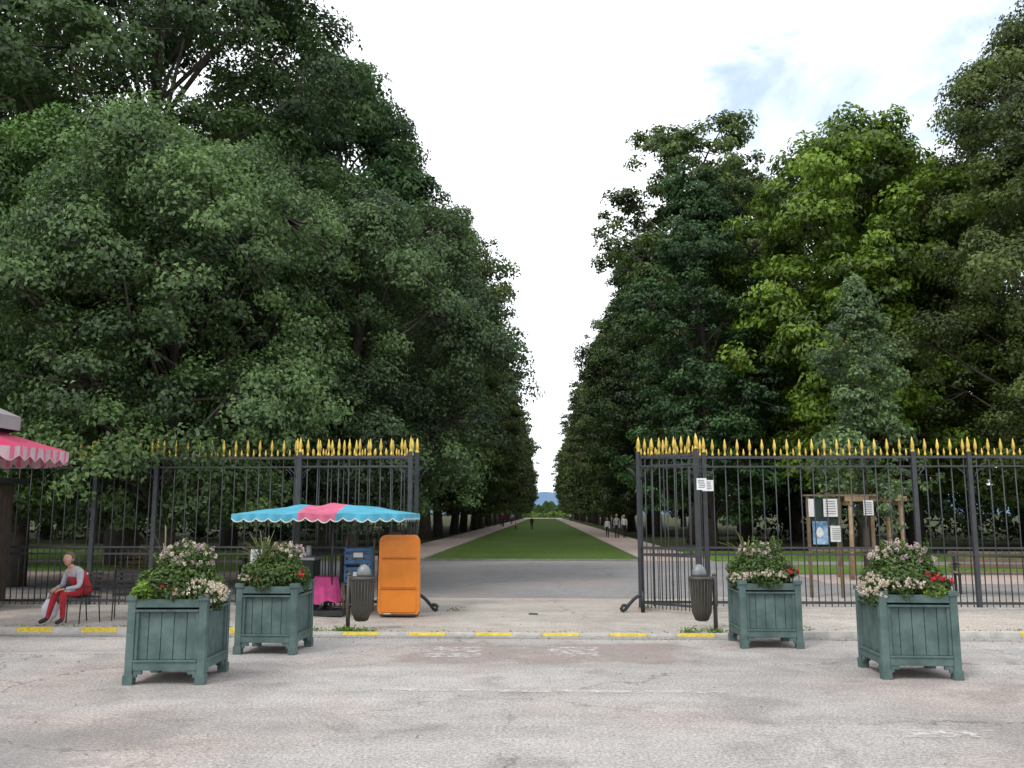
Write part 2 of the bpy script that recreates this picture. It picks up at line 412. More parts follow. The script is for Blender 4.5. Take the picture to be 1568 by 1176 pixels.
sheet('gravel_path', 7.0,60,22.4,25.4, M_path, z=0.04)
M_stone = mat('pale_stone', (0.40,0.37,0.34), 0.85, 0.2, 4, bump=0.4)
b = MB()
b.box((-0.5,32.8,0.05),(8.2,0.1,0.1)); b.box((-4.55,165,0.045),(0.08,264,0.09)); b.box((3.55,165,0.045),(0.08,264,0.09))
b.obj('lawn_edging', [mat('edging_stone',(0.22,0.22,0.19),0.9,0.2,3)])

M_kerb = mat('kerb_stone', (0.40,0.385,0.365), 0.85, 0.22, 5, bump=0.4)
M_yel = mat('yellow_kerb_paint', (0.56,0.41,0.04), 0.75, 0.2, 18, bump=0.2, col2=(0.76,0.58,0.07))
b = MB(); x = -25.0; k = 0
rr = random.Random(4)
while x < 25:
    ln = 0.53 if k % 2 == 0 else 0.43
    h0 = gh(x,13.1); h1 = gh(x+ln,13.1); g = 0.002
    yel = (k % 2 == 0) and not (3.4 < x < 5.9) and not (6.9 < x < 8.3 and rr.random()<.5)
    lowf = 0.40
    b.add([(x+g,12.99,-.05),(x+ln-g,12.99,-.05),(x+ln-g,12.995,(h1+.012)*lowf),(x+g,12.995,(h0+.012)*lowf)],[(0,1,2,3)],0)
    b.add([(x+g,12.995,(h0+.012)*lowf),(x+ln-g,12.995,(h1+.012)*lowf),(x+ln-g,13.005,h1+.012),(x+g,13.005,h0+.012)],[(0,1,2,3)],1 if yel else 0)
    b.add([(x+g,13.005,h0+.012),(x+ln-g,13.005,h1+.012),(x+ln-g,13.10,h1+.014),(x+g,13.10,h0+.014)],[(0,1,2,3)],1 if yel else 0)
    b.add([(x+g,13.10,h0+.014),(x+ln-g,13.10,h1+.014),(x+ln-g,13.16,h1+.014),(x+g,13.16,h0+.014)],[(0,1,2,3)],0)
    b.add([(x+g,12.99,-.05),(x+g,12.995,(h0+.012)*lowf),(x+g,13.005,h0+.012),(x+g,13.16,h0+.014),(x+g,13.16,-.05)],[(0,1,2,3,4)],0)
    b.add([(x+ln-g,12.99,-.05),(x+ln-g,12.995,(h1+.012)*lowf),(x+ln-g,13.005,h1+.012),(x+ln-g,13.16,h1+.014),(x+ln-g,13.16,-.05)],[(4,3,2,1,0)],0)
    x += ln; k += 1
b.obj('kerb', [M_kerb, M_yel])
sheet('gutter', -60,60,12.80,12.985, asphalt_mat('gutter_concrete',(0.34,0.33,0.31),crack=False), z=0.004)
M_wp = worn_paint_mat('worn_white_paint', (0.66,0.65,0.63), 0.53, 7, amount=.7)
for i,(x0,x1,y0,y1) in enumerate([(-3.6,-2.1,6.0,6.4),(2.6,3.8,7.3,7.7),(1.6,3.3,6.3,6.6),(-9,-4.8,7.5,7.75),(-1.7,-0.6,10.8,12.3),(-0.2,0.9,11.0,12.3),(-3.0,3.0,9.0,9.2)]):
    sheet('worn_road_marking', x0,x1,y0,y1, M_wp, z=0.008)
M_rp = worn_paint_mat('reddish_asphalt_repair', (0.36,0.295,0.27), 0.42, 1.6, amount=.55, soft=.1)
sheet('asphalt_repair_patch', -2.4,2.5,10.5,12.7, M_rp, z=0.004)
M_rp2 = worn_paint_mat('dark_asphalt_repair', (0.29,0.282,0.275), 0.46, 0.5, amount=.45, soft=.1)
sheet('asphalt_repair_patch', -11,-2,3.0,8.4, M_rp2, z=0.004)
sheet('asphalt_repair_patch', 2.2,11,4.0,8.6, M_rp2, z=0.004)
M_blk = mat('black_iron', (0.022,0.024,0.026), 0.5, 0.3, 8, spec=0.4)
b = MB(); b.box((0,0,0),(0.16,0.16,0.012)); b.box((0,0,.008),(0.1,0.03,0.01)); b.obj('drain_cover', [M_blk], loc=(-0.2,15.6,gh(0,15)+0.006))
rng=np.random.RandomState(77); n=700
X=rng.uniform(-11,11,n); Y=np.where(rng.rand(n)<.55, 12.9-np.abs(rng.normal(size=n))*.25, rng.uniform(4.5,18.4,n))
Z=np.array([ (gh(a,c) if c>13.15 else 0.0)+.012 for a,c in zip(X,Y)])
q=leaf_quads(np.stack([X,Y,Z],1), rng.normal(size=(n,3))*.25+np.array([0,0,1]), .028,.018,rng)
o=bpy.data.objects.new('fallen_leaves',mesh_np('fallen_leaves',q,rng.uniform(0,1,n),0,None,(leaf_mat('dry_leaves',(.16,.13,.07),.1),))); scene.collection.objects.link(o)

# ------------------------------------------------------------------ fence
M_iron = mat('fence_iron', (0.034,0.038,0.044), 0.45, 0.3, 7, spec=0.5)
M_gold = mat('gold_leaf', (0.60,0.44,0.10), 0.42, 0.25, 9, metal=0.5)
def fence(name, p0, p1, posts=(), sp=0.228, z0=0.07, plinth=True, dog=True):
    p0 = Vector((*p0,0)); p1 = Vector((*p1,0)); d = p1-p0; Ln = d.length; d.normalize(); rz = math.atan2(d.y,d.x)
    b = MB(); n = max(1,int(round(Ln/sp))); sp = Ln/n
    nrm = Vector((-d.y,d.x,0))
    def P(s,z,o=0): q = p0+d*s+nrm*o; return (q.x,q.y,z)
    for z,h in ((2.77,0.045),(2.60,0.03),(1.13,0.035),(1.01,0.035),(z0+0.09,0.045)):
        b.box(P(Ln/2,z),(Ln,0.035,h),0,rz)
    for i in range(n+1):
        s = i*sp
        b.tube([P(s,z0),P(s,2.80)],0.0105,6,0)
        c = P(s,0)
        b.lathe((c[0],c[1],2.79),[(0.014,0),(0.026,0.015),(0.026,0.035),(0.015,0.05),(0.015,0.10),(0.026,0.125),(0.033,0.16),(0.028,0.21),(0.016,0.27),(0.004,0.32)],8,1)
        if i < n:
            if dog: b.tube([P(s+sp/2,z0),P(s+sp/2,1.14)],0.008,5,0)
            c = P(s+sp/2,0); b.lathe((c[0],c[1],2.79),[(0.010,0),(0.018,0.03),(0.022,0.06),(0.016,0.09),(0.005,0.14)],6,1)
    for s in posts:
        b.box(P(s,(2.86+z0)/2),(0.075,0.075,2.86-z0),0,rz)
        b.lathe(P(s,2.86),[(0.040,0),(0.042,0.02),(0.025,0.05),(0.032,0.09),(0.036,0.12),(0.024,0.20),(0.006,0.28)],10,1)
        b.tube([P(s-.22,2.58,0),P(s-.13,2.5,0),P(s-.04,2.36,0)],0.010,6,0); b.tube([P(s+.22,2.58,0),P(s+.13,2.5,0),P(s+.04,2.36,0)],0.010,6,0)
    if plinth: b.box(P(Ln/2,z0-0.03),(Ln+0.1,0.26,0.10),2,rz)
    return b.obj(name,[M_iron,M_gold,M_stone])
fy = 16.35
fence('iron_fence', (-2.36,fy), (-24.0,fy), posts=(0.0,2.25,4.9,6.05,8.7,11.4,15.0))
fence('iron_fence', (1.75,fy+.1), (24.0,fy), posts=(0.0,1.2,5.0,6.0,9.6,13,17))
fence('iron_gate', (-2.40,fy-0.32), (-4.55,fy-0.20), posts=(0.03,2.1), sp=0.19, plinth=False, z0=0.09)
fence('iron_gate', (1.72,fy-0.05), (2.66,fy-0.85), posts=(0.02,1.22), sp=0.155, plinth=False, z0=0.08)
def scroll(name, x, y, sgn):
    b = MB(); pts = []
    for i in range(13): pts.append((sgn*(0.02+0.30*(i/12)), 0, 0.30-0.27*(i/12)**1.6))
    b.tube(pts,[0.03]*13,8,0)
    cp=[(sgn*(0.32+0.06*math.sin(t)),0,0.07-0.05*math.cos(t)) for t in np.linspace(0,4.5,9)]
    b.tube(cp,[0.03]*8+[0.015],8,0); b.tube([(0,0,0),(0,0,0.36)],0.035,8,0)
    b.obj(name,[M_blk],loc=(x,y,gh(x,y)))
scroll('gate_wheel_guard', -2.28, 15.95, 1); scroll('gate_wheel_guard', 1.72, 15.95, -1)

M_white = mat('white_sign_enamel',(0.72,0.73,0.74),0.5,0.05,5)
M_txt = mat('sign_ink',(0.05,0.05,0.06),0.7,0.1,5)
for x in (2.72,2.98):
    b = MB(); b.box((0,0,0),(0.17 if x<2.9 else 0.2,0.012,0.2),0)
    for k in range(5): b.box((random.uniform(-.01,.01),-0.008,0.065-k*0.03),(0.11,0.003,0.009),1)
    b.obj('notice_sign',[M_white,M_txt],loc=(x,15.45 if x<2.9 else fy-.06,2.25))

M_wood = mat('weathered_wood',(0.16,0.115,0.07),0.85,0.3,6,bump=0.5)
M_bluep = mat('blue_poster',(0.08,0.27,0.55),0.6,0.6,5,col2=(0.35,0.52,0.68))
M_paper = mat('paper',(0.60,0.61,0.60),0.8,0.12,9)
M_dkgr = mat('dark_green_paint',(0.02,0.035,0.03),0.6,0.2,5)
b = MB()
for x in (0,0.62,1.28): b.box((x,0,1.02),(0.06,0.06,2.04),1)
b.box((0.31,0.01,1.74),(0.54,0.03,0.54),2)
b.box((0.64,0,2.05),(1.44,0.12,0.035),1); b.box((0.64,0,0.95),(1.34,0.05,0.05),1)
b.box((0.06,-.045,1.80),(0.12,.006,0.36),3); b.box((0.44,-.045,1.80),(0.28,.006,0.36),3); b.box((1.20,-.045,1.80),(0.2,.006,0.30),3)
b.box((0.22,-.055,1.30),(0.32,.012,0.46),0); b.box((0.52,-.06,1.28),(0.22,.012,0.32),3)
for k in range(6):
    b.box((1.20,-.052,1.90-k*.042),(0.14,.003,0.012),4); b.box((0.44,-.050,1.93-k*.05),(0.2,.003,0.012),4)
    b.box((0.52,-.069,1.38-k*.04),(0.15,.003,0.01),4)
b.lathe((0.2,-.064,1.3),[(0.0,-.1),(0.06,-.06),(0.08,0),(0.05,.08),(0.0,.12)],10,3,sy=.04)
b.obj('notice_board',[M_bluep,M_wood,M_dkgr,M_paper,M_txt],loc=(5.35,18.3,0.06),bevel=0.004)
M_stake = mat('pale_timber',(0.34,0.24,0.14),0.8,0.25,7,bump=.4)
b = MB()
for sx,sy in ((-.7,-.5),(.7,-.5),(-.7,.5),(.7,.5)): b.tube([(sx,sy,0),(sx*.9,sy*.9,2.25)],0.06,8,0)
b.box((0,-.5,2.1),(1.6,.05,.13)); b.box((0,.5,2.1),(1.6,.05,.13)); b.box((-.66,0,1.98),(.05,1.1,.1)); b.box((.66,0,1.98),(.05,1.1,.1))
b.obj('tree_stake_frame',[M_stake],loc=(8.7,24.2,0.03))

def bench(x,y,rz,M):
    b = MB()
    for k in range(4): b.box((0,-.18+k*.12,.44),(1.6,.09,.03),0)
    for k in range(3): b.box((0,.26+k*.02,.56+k*.13),(1.6,.03,.09),0)
    for sx in (-.7,.7):
        b.box((sx,-.16,.21),(.05,.05,.42),1); b.box((sx,.22,.42),(.05,.05,.84),1); b.box((sx,.03,.40),(.05,.42,.04),1); b.box((sx,.0,.62),(.05,.4,.03),1)
    b.obj('park_bench',[M,M_blk],loc=(x,y,gh(x,y)),rz=rz,bevel=.006)
bench(-9.0,20.2,0.1,M_wood); bench(9.4,19.2,-0.2,M_wood); bench(-6.6,21.5,0,M_wood)

# ------------------------------------------------------------------ planters
M_teal = mat('teal_painted_wood',(0.066,0.112,0.106),0.65,0.25,3.5,bump=0.35,col2=(0.108,0.165,0.154))
M_teald = mat('teal_painted_wood_shade',(0.06,0.10,0.094),0.65,0.2,5,bump=0.25)
M_pl_dark = mat('planter_interior',(0.012,0.012,0.012),0.9,0.1,5)
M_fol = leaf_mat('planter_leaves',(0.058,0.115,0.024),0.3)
M_yg = leaf_mat('lime_green_leaves',(0.14,0.26,0.03),0.35)
M_lil = leaf_mat('lilac_petals',(0.36,0.31,0.38),0.3)
M_wh = leaf_mat('white_petals',(0.48,0.48,0.46),0.3)
M_red = leaf_mat('red_petals',(0.40,0.02,0.05),0.2)
M_gras = leaf_mat('grass_blades',(0.13,0.16,0.07),0.3)
FM = (M_fol,M_yg,M_lil,M_wh,M_red,M_gras)
def planter(x, y, rz, W, H, seed, groups):
    e = empty('flower_planter',(x,y,0),rz)
    b = MB(); w = W/2; pw = 0.08
    for sx in (-1,1):
        for sy in (-1,1):
            b.box((sx*(w-pw/2),sy*(w-pw/2),H/2-0.004),(pw,pw,H-0.01),0)
            b.box((sx*(w-pw/2),sy*(w-pw/2),0.05),(pw+.022,pw+.022,0.10),0)
            b.box((sx*(w-pw/2),sy*(w-pw/2),H-0.005),(pw+.03,pw+.03,0.05),0)
    inn = W-2*pw
    for k in range(4):
        Rm = Matrix.Rotation(k*math.pi/2,3,'Z')
        def bx(cx,cy,cz,dx,dy,dz,mi=0):
            c = Rm @ Vector((cx,cy,cz)); b.box(c,(dx,dy,dz),mi,rot=Rm)
        yy = -(w-0.03)
        bx(0,yy,H-0.06,inn-.004,0.05,0.085)
        bx(0,yy-0.012,H-0.135,inn-.004,0.05,0.022)
        bx(0,yy,0.185,inn-.004,0.05,0.085)
        bx(0,yy-0.014,0.237,inn-.004,0.05,0.018)
        for sx in (-1,1):
            bx(sx*(inn/2-.05),yy,0.122,0.09,0.034,0.04); bx(sx*(inn/2-.022),yy,0.09,0.04,0.036,0.04)
        n = 5; bw = inn/n; z0 = .248; z1 = H-.148
        for i in range(n):
            bx(-inn/2+bw*(i+.5),yy+0.020,(z0+z1)/2,bw-.006,0.022,z1-z0,0)
        bx(0,yy+0.035,(z0+z1)/2,inn,0.006,z1-z0+.02,1)
        for sx in (-1,1): bx(sx*(inn/2-.018),yy+.001,(z0+z1)/2,0.034,0.034,z1-z0,0)
    b.box((0,0,H-0.11),(W-.14,W-.14,0.02),2)
    b.box((0,0,0.18),(W-.12,W-.12,0.02),2)
    b.obj('box',[M_teal,M_teald,M_pl_dark],parent=e,bevel=0.005)
    rng = np.random.RandomState(seed); Q=[];S=[];MI=[]
    def mass(c,r,n,L,mi,bias=0.6,shell=.35,W=.6):
        P = unit(rng.normal(size=(n,3)))*(rng.uniform(0,1,(n,1))**shell)*np.array(r)
        keep = (P[:,2]+c[2]) > H-.16
        P = P[keep]; 
        Nn = P/np.array(r) + np.array([0,0,bias]) + rng.normal(size=P.shape)*.45
        P = P*(1+.16*np.sin(P[:,0:1]*17+seed)*np.cos(P[:,1:2]*15+P[:,2:3]*13))
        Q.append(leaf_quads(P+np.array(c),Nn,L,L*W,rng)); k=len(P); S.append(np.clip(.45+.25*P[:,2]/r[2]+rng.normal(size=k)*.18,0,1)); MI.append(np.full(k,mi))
    def blooms(c,r,nb,mi,rad=.03,pet=26,L=.022):
        for i in range(nb):
            d = rng.normal(size=3); d[2]=abs(d[2]); d/=np.linalg.norm(d)
            cc = np.array(c)+d*np.array(r)*rng.uniform(.8,1.2)
            P = unit(rng.normal(size=(pet,3)))*rad*rng.uniform(.5,1.1,(pet,1))
            Q.append(leaf_quads(P+cc,P+rng.normal(size=P.shape)*.01,L,L*.8,rng)); S.append(rng.uniform(.3,.95,pet)); MI.append(np.full(pet,mi))
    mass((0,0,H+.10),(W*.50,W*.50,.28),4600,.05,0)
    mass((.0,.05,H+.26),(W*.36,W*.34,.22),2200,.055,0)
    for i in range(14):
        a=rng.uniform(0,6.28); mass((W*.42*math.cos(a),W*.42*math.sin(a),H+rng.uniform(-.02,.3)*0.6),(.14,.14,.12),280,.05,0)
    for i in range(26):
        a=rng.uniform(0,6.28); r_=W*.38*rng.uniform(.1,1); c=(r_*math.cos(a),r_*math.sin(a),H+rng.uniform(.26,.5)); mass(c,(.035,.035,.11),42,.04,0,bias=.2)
    for g in groups:
        kind,c,r,n = g
        c = (c[0]*W/2,c[1]*W/2,H+c[2])
        if kind=='lilac': blooms(c,r,int(n*.6),2,rad=.028,pet=22,L=.022); blooms(c,r,int(n*.8),3,rad=.026,pet=20,L=.022); mass(c,r,300,.05,0,shell=.5)
        elif kind=='white': mass(c,[q*.9 for q in r],450,.04,0,shell=.4); blooms(c,r,n,3,rad=.018,pet=12,L=.021)
        elif kind=='red': blooms(c,r,n,4,rad=.03,pet=26,L=.024); mass(c,[q*.9 for q in r],200,.06,0)
        elif kind=='yg': mass(c,r,n,.05,1)
        elif kind=='green': mass(c,r,n,.055,0)
    for g in groups:
        if g[0]!='grass': continue
        c=np.array([g[1][0]*W/2,g[1][1]*W/2,H+g[1][2]])
        for i in range(g[3]):
            a=rng.uniform(0,6.28); ln=rng.uniform(.35,.6); lean=rng.uniform(.1,.6); p=c.copy(); d=np.array([math.cos(a)*lean,math.sin(a)*lean,1.]); sd=np.array([-math.sin(a),math.cos(a),0])*.006
            for k in range(4):
                q=p+d/np.linalg.norm(d)*ln/4; Q.append(np.array([p-sd,p+sd,q+sd,q-sd])); S.append(np.array([.6])); MI.append(np.array([5])); p=q; d=d+np.array([math.cos(a)*lean*.6,math.sin(a)*lean*.6,-.35*lean])
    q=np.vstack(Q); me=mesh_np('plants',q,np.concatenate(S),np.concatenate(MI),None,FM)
    o=bpy.data.objects.new('plants',me); scene.collection.objects.link(o); o.parent=e
planter(-3.95,9.70,0.05,0.82,0.88,1,[('lilac',(.1,.1,.32),(.28,.24,.22),48),('yg',(-.6,-.75,.06),(.19,.16,.12),650),('red',(-.05,-.9,.05),(.13,.08,.07),6),
    ('white',(.65,-.8,.04),(.27,.14,.12),90),('white',(.95,-.3,-.04),(.13,.25,.16),90),('grass',(-.5,0,.2),0,10)])
planter(-3.50,11.66,-0.02,0.78,0.85,2,[('lilac',(.25,.1,.32),(.24,.22,.17),38),('grass',(-.45,-.1,.12),0,70),('white',(-.7,-.7,.06),(.14,.12,.08),25),
    ('red',(.9,-.4,.08),(.10,.14,.08),6),('red',(-.3,-.9,.04),(.10,.06,.05),3),('green',(.1,-.3,.12),(.33,.28,.17),900)])
planter(2.97,12.40,0.0,0.80,0.85,3,[('lilac',(.0,.1,.32),(.30,.24,.18),32),('white',(-.15,-.85,.07),(.27,.12,.08),100),('white',(-.85,-.4,.0),(.12,.18,.12),55),
    ('red',(.55,-.7,.08),(.10,.08,.06),3),('red',(.95,-.2,.12),(.09,.10,.07),6),('grass',(-.5,.1,.2),0,18)])
planter(4.02,10.27,-0.03,0.82,0.90,4,[('lilac',(.0,.1,.33),(.32,.26,.18),50),('white',(-.35,-.85,.06),(.22,.12,.10),100),('white',(-1.0,-.5,-.03),(.14,.24,.20),120),
    ('red',(.35,-.8,.12),(.13,.07,.07),5),('red',(.85,-.6,.10),(.10,.10,.07),5),('yg',(.5,-.9,.02),(.14,.08,.07),200)])

# ------------------------------------------------------------------ litter bins
M_bin = mat('bin_grey_metal',(0.085,0.08,0.072),0.5,0.2,5,metal=0.3)
M_binl = mat('bin_lid_grey',(0.20,0.21,0.22),0.45,0.15,5,metal=0.3)
def litter_bin(x,y,ps):
    b=MB()
    b.lathe((0,0,0.14),[(0.075,0),(0.09,0.01),(0.14,0.13),(0.168,0.60),(0.18,0.605),(0.18,0.64),(0.165,0.645),(0.16,0.60)],22,0)
    for k in range(22):
        a=2*math.pi*k/22; b.tube([(0.092*math.cos(a),0.092*math.sin(a),.155),(0.142*math.cos(a),0.142*math.sin(a),.275),(0.170*math.cos(a),0.170*math.sin(a),.74)],.006,4,0)
    b.lathe((ps*-.02,0.02,0.79),[(0.12,0),(0.125,0.03),(0.115,0.09),(0.08,0.14),(0.03,0.17),(0.0,.175)],18,1,sx=.9,sy=.75)
    b.tube([(ps*.205,.02,-.02),(ps*.205,.02,.80)],.032,12,0); b.lathe((ps*.205,.02,.80),[(.034,0),(.036,.01),(.02,.03),(0,.035)],12,0)
    b.box((ps*.18,.02,.69),(.09,.05,.03),0); b.box((ps*.16,.02,.38),(.12,.05,.03),0)
    b.lathe((ps*.205,.02,0),[(.07,0),(.07,.012),(.04,.02)],12,0)
    b.obj('litter_bin',[M_bin,M_binl],loc=(x,y,gh(x,y)),rz=0)
litter_bin(-2.72,13.35,-1); litter_bin(2.33,13.55,1)

rng=np.random.RandomState(9); Cw=[]
for (x,y,r,n) in [(-2.95,13.25,.10,160),(-2.7,13.2,.12,120),(-3.35,13.2,.1,60),(2.1,13.3,.08,80),(2.5,13.25,.1,90),(-1.6,16.0,.08,30),(3.6,13.2,.15,60),(0,13.18,2.5,60),(-7,13.2,2,120),(7,13.2,2,90)]:
    P=rng.normal(size=(n,3))*np.array([r,.03,.03]); P[:,2]=abs(P[:,2])*(.4 if r>1 else 1)+.03; P[:,0]+=x; P[:,1]+=y
    P[:,2]+=np.array([gh(a,13.2) for a in P[:,0]])-.02; Cw.append(P)
Cw=np.vstack(Cw); q=leaf_quads(Cw,rng.normal(size=Cw.shape)+np.array([0,-.5,.5]),.05,.02,rng)
o=bpy.data.objects.new('kerb_weeds',mesh_np('kerb_weeds',q,rng.uniform(.1,.7,len(Cw)),0,None,(M_yg,))); scene.collection.objects.link(o)

# ------------------------------------------------------------------ stall awning
M_turq = mat('turquoise_canvas',(0.08,0.34,0.47),0.8,0.2,3,bump=.25)
M_pinkc = mat('pink_canvas',(0.55,0.13,0.22),0.8,0.2,3,bump=.25)
M_whc = mat('white_trim',(0.6,0.6,0.6),0.8,0.05,3)
M_pole = mat('aluminium_pole',(0.30,0.30,0.31),0.4,0.1,5,metal=.6)
aw = empty('market_stall_awning',(-3.66,15.15,0.06),0.0)
b=MB(); Wd=1.42; D=.85; ze=1.68; zp=1.83
def roofz(x,y):
    return ze+ (zp-ze)*min((1-abs(x)/Wd)*1.6, (1-abs(y)/D)*1.1, 1.0) + 0.018*math.sin(x*9+y*3)*(1-abs(x)/Wd) + .035*math.exp(-(x/.12)**2)*(1-abs(y)/D)
nx=48; ny=12; vs=[]; 
for j in range(ny+1):
    for i in range(nx+1):
        x=-Wd+2*Wd*i/nx; yv=-D+2*D*j/ny; vs.append((x,yv,roofz(x,yv)))
for j in range(ny):
    for i in range(nx):
        a=j*(nx+1)+i; xm=-Wd+2*Wd*(i+.5)/nx
        b.add([vs[a],vs[a+1],vs[a+nx+2],vs[a+nx+1]],[(0,1,2,3)],1 if abs(xm+.03)<.31 else 0)
def valance(b,p0,p1,z,n,h,mifn,trim):
    p0=Vector(p0);p1=Vector(p1); per=8
    dn=(p1-p0).normalized(); nr=Vector((dn.y,-dn.x))
    tot=n*per
    for i in range(tot):
        s0=i/tot;s1=(i+1)/tot
        def hh(s): return h*(.62+.38*abs(math.sin(math.pi*s*n)))
        def pt(s,dz,o=0.0):
            w=.02*math.sin(s*n*math.pi*2)*(dz/h)
            q=p0+(p1-p0)*s+nr*(w+o); return (q.x,q.y,(z(s) if callable(z) else z)-dz)
        m=mifn((s0+s1)/2)
        b.add([pt(s0,0),pt(s1,0),pt(s1,hh(s1)-.018),pt(s0,hh(s0)-.018)],[(0,1,2,3)],m)
        b.add([pt(s0,hh(s0)-.018),pt(s1,hh(s1)-.018),pt(s1,hh(s1)),pt(s0,hh(s0))],[(0,1,2,3)],trim)
mf=lambda s:1 if abs((s-.5)*2*Wd+.03)<.31 else 0
valance(b,(-Wd,-D),(Wd,-D),lambda s:roofz(-Wd+2*Wd*s,-D),14,.135,mf,2)
valance(b,(-Wd,D),(Wd,D),lambda s:roofz(-Wd+2*Wd*s,D),14,.135,mf,2)
valance(b,(Wd,-D),(Wd,D),ze,8,.135,lambda s:0,2); valance(b,(-Wd,-D),(-Wd,D),ze,8,.135,lambda s:0,2)
b.obj('canopy',[M_turq,M_pinkc,M_whc],parent=aw)
b=MB(); b.tube([(0.05,0,0),(0.05,0,zp)],.022,10); 
for sx in (-1,1):
    for sy in (-1,1): b.tube([(0.05,0,zp-.04),(sx*Wd*.97,sy*D*.96,ze-.01)],.010,6)
b.box((0.05,0,.04),(.5,.5,.08))
b.tube([(-1.36,.8,0),(-1.36,.8,ze)],.016,8); b.tube([(1.36,.8,0),(1.36,.8,ze)],.016,8)
b.obj('frame',[M_blk],parent=aw,bevel=.004)

M_or = mat('orange_plastic',(0.66,0.20,0.018),0.38,0.12,2,spec=.5)
b=MB()
def rrect(w,h,r,n=8,taper=0.0):
    pts=[]
    for cx,cz,a0 in ((w/2-r,h-r,0),(-w/2+r,h-r,90),(-w/2+r,r,180),(w/2-r,r,270)):
        for k in range(n+1):
            a=math.radians(a0+90*k/n); px=cx+r*math.cos(a); pz=cz+r*math.sin(a); pts.append((px*(1-taper*pz/h),pz))
    return pts
def slab(b,out,y0,y1,mi):
    n=len(out); vs=[(p[0],y0,p[1]) for p in out]+[(p[0],y1,p[1]) for p in out]
    fs=[tuple(range(n)),tuple(range(2*n-1,n-1,-1))]+[(i,i+n,(i+1)%n+n,(i+1)%n) for i in range(n)]
    b.add(vs,fs,mi)
slab(b,rrect(.72,1.34,.12,taper=.05),0,.09,0)
for (z0,z1,w) in ((.06,.42,.60),(.47,.92,.60),(.97,1.27,.56)):
    slab(b,[(p[0],p[1]+z0) for p in rrect(w,z1-z0,.05)],-.012,0.001,0)
b.box((0,-.012,.445),(.62,.02,.010),1); b.box((0,-.012,.945),(.60,.02,.010),1)
b.tube([(-.3,.12,0),(-.3,.12,1.2)],.015,6,2); b.tube([(.3,.12,0),(.3,.12,1.2)],.015,6,2)
b.box((0,.14,.02),(.6,.4,.03),2); b.box((-.18,-.03,.03),(.12,.03,.03),3); b.box((-.08,.03,1.36),(.22,.04,.05),2)
b.obj('orange_stall_panel',[M_or,mat('orange_groove',(.38,.10,.01),.5,.1,3),M_blk,M_whc],loc=(-2.45,15.05,.05),rz=-.05,bevel=.012)

M_menu = mat('crate_blue',(0.05,0.13,0.27),0.5,0.3,6)
b=MB()
for (z0,h) in ((.50,.30),(.82,.30)):
    for sx in (-1,1): b.box((sx*.22,0,z0+h/2),(.03,.36,h),0)
    for k in range(3):
        b.box((0,-.18,z0+.045+k*.1),(.44,.02,.06),0); b.box((0,.18,z0+.045+k*.1),(.44,.02,.06),0)
    b.box((0,0,z0+.015),(.42,.34,.02),0); b.box((0,-.15,z0+.12),(.38,.02,.2),1)
    b.box((0,-.197,z0+.16),(.16,.008,.08),3)
for sx in (-.24,.24): b.tube([(sx,-.16,0),(sx,-.16,.49)],.018,6,2); b.tube([(sx,.16,0),(sx,.16,1.25)],.018,6,2)
b.box((0,0,.485),(.54,.40,.02),2)
b.obj('blue_crate_stack',[M_menu,mat('crate_contents',(.10,.11,.10),.7,.6,14,col2=(.2,.22,.2)),M_wood,M_whc],loc=(-3.22,15.5,.06),rz=.1,bevel=.003)
M_hot = mat('pink_tablecloth',(0.47,0.06,0.20),0.8,0.22,5,bump=.3)
b=MB()
n=56; vs=[]; fs=[]
for j,(r,z) in enumerate([(0.0,.62),(.19,.62),(.205,.60),(.215,.50),(.235,.38),(.26,.20)]):
    for k in range(n):
        a=2*math.pi*k/n; f=max(0,(j-2)/3); rr_=r*(1+f*(.09*math.sin(a*7)+.05*math.sin(a*12+1))); vs.append((rr_*math.cos(a),rr_*math.sin(a),z+f*.03*math.sin(a*4)))
for j in range(5):
    for k in range(n): fs.append((j*n+k,j*n+(k+1)%n,(j+1)*n+(k+1)%n,(j+1)*n+k))
b.add(vs,fs,0,True); b.tube([(0,0,0),(0,0,.60)],.025,8,1)
for k in range(3):
    a=k*2.1+.3; b.tube([(0,0,.14),(.26*math.cos(a),.26*math.sin(a),.0)],.016,6,1)
b.obj('pink_cloth_table',[M_hot,M_blk],loc=(-3.74,15.3,.06),)
b=MB(); b.box((0,0,.45),(.7,.5,.85),0); b.box((0,0,.90),(.76,.56,.05),1); b.box((0,-.26,.55),(.6,.01,.45),2); 
for k in range(3): b.tube([(-.2+k*.2,0,.93),(-.2+k*.2,0,1.12)],[.06,.045],10,1)
b.obj('ice_cream_counter',[M_dkgr,M_pole,mat('counter_panel',(.05,.06,.07),.4,.2,5)],loc=(-4.35,15.65,.07),bevel=.01)
b=MB(); b.box((0,0,.78),(.42,.03,.55),0,rot=Matrix.Rotation(-.12,3,'X')); b.box((0,-.02,.80),(.34,.01,.42),2,rot=Matrix.Rotation(-.12,3,'X'))
for sx in (-.18,.18): b.tube([(sx,-.04,0),(sx,.03,1.05)],.015,6,1); b.tube([(sx,.3,0),(sx,.03,1.0)],.015,6,1)
b.obj('sandwich_board',[M_white,M_pole,mat('pale_aqua_print',(.30,.5,.48),.6,.3,6,col2=(.65,.68,.66))],loc=(-4.85,15.3,.08),rz=.15,bevel=.004)

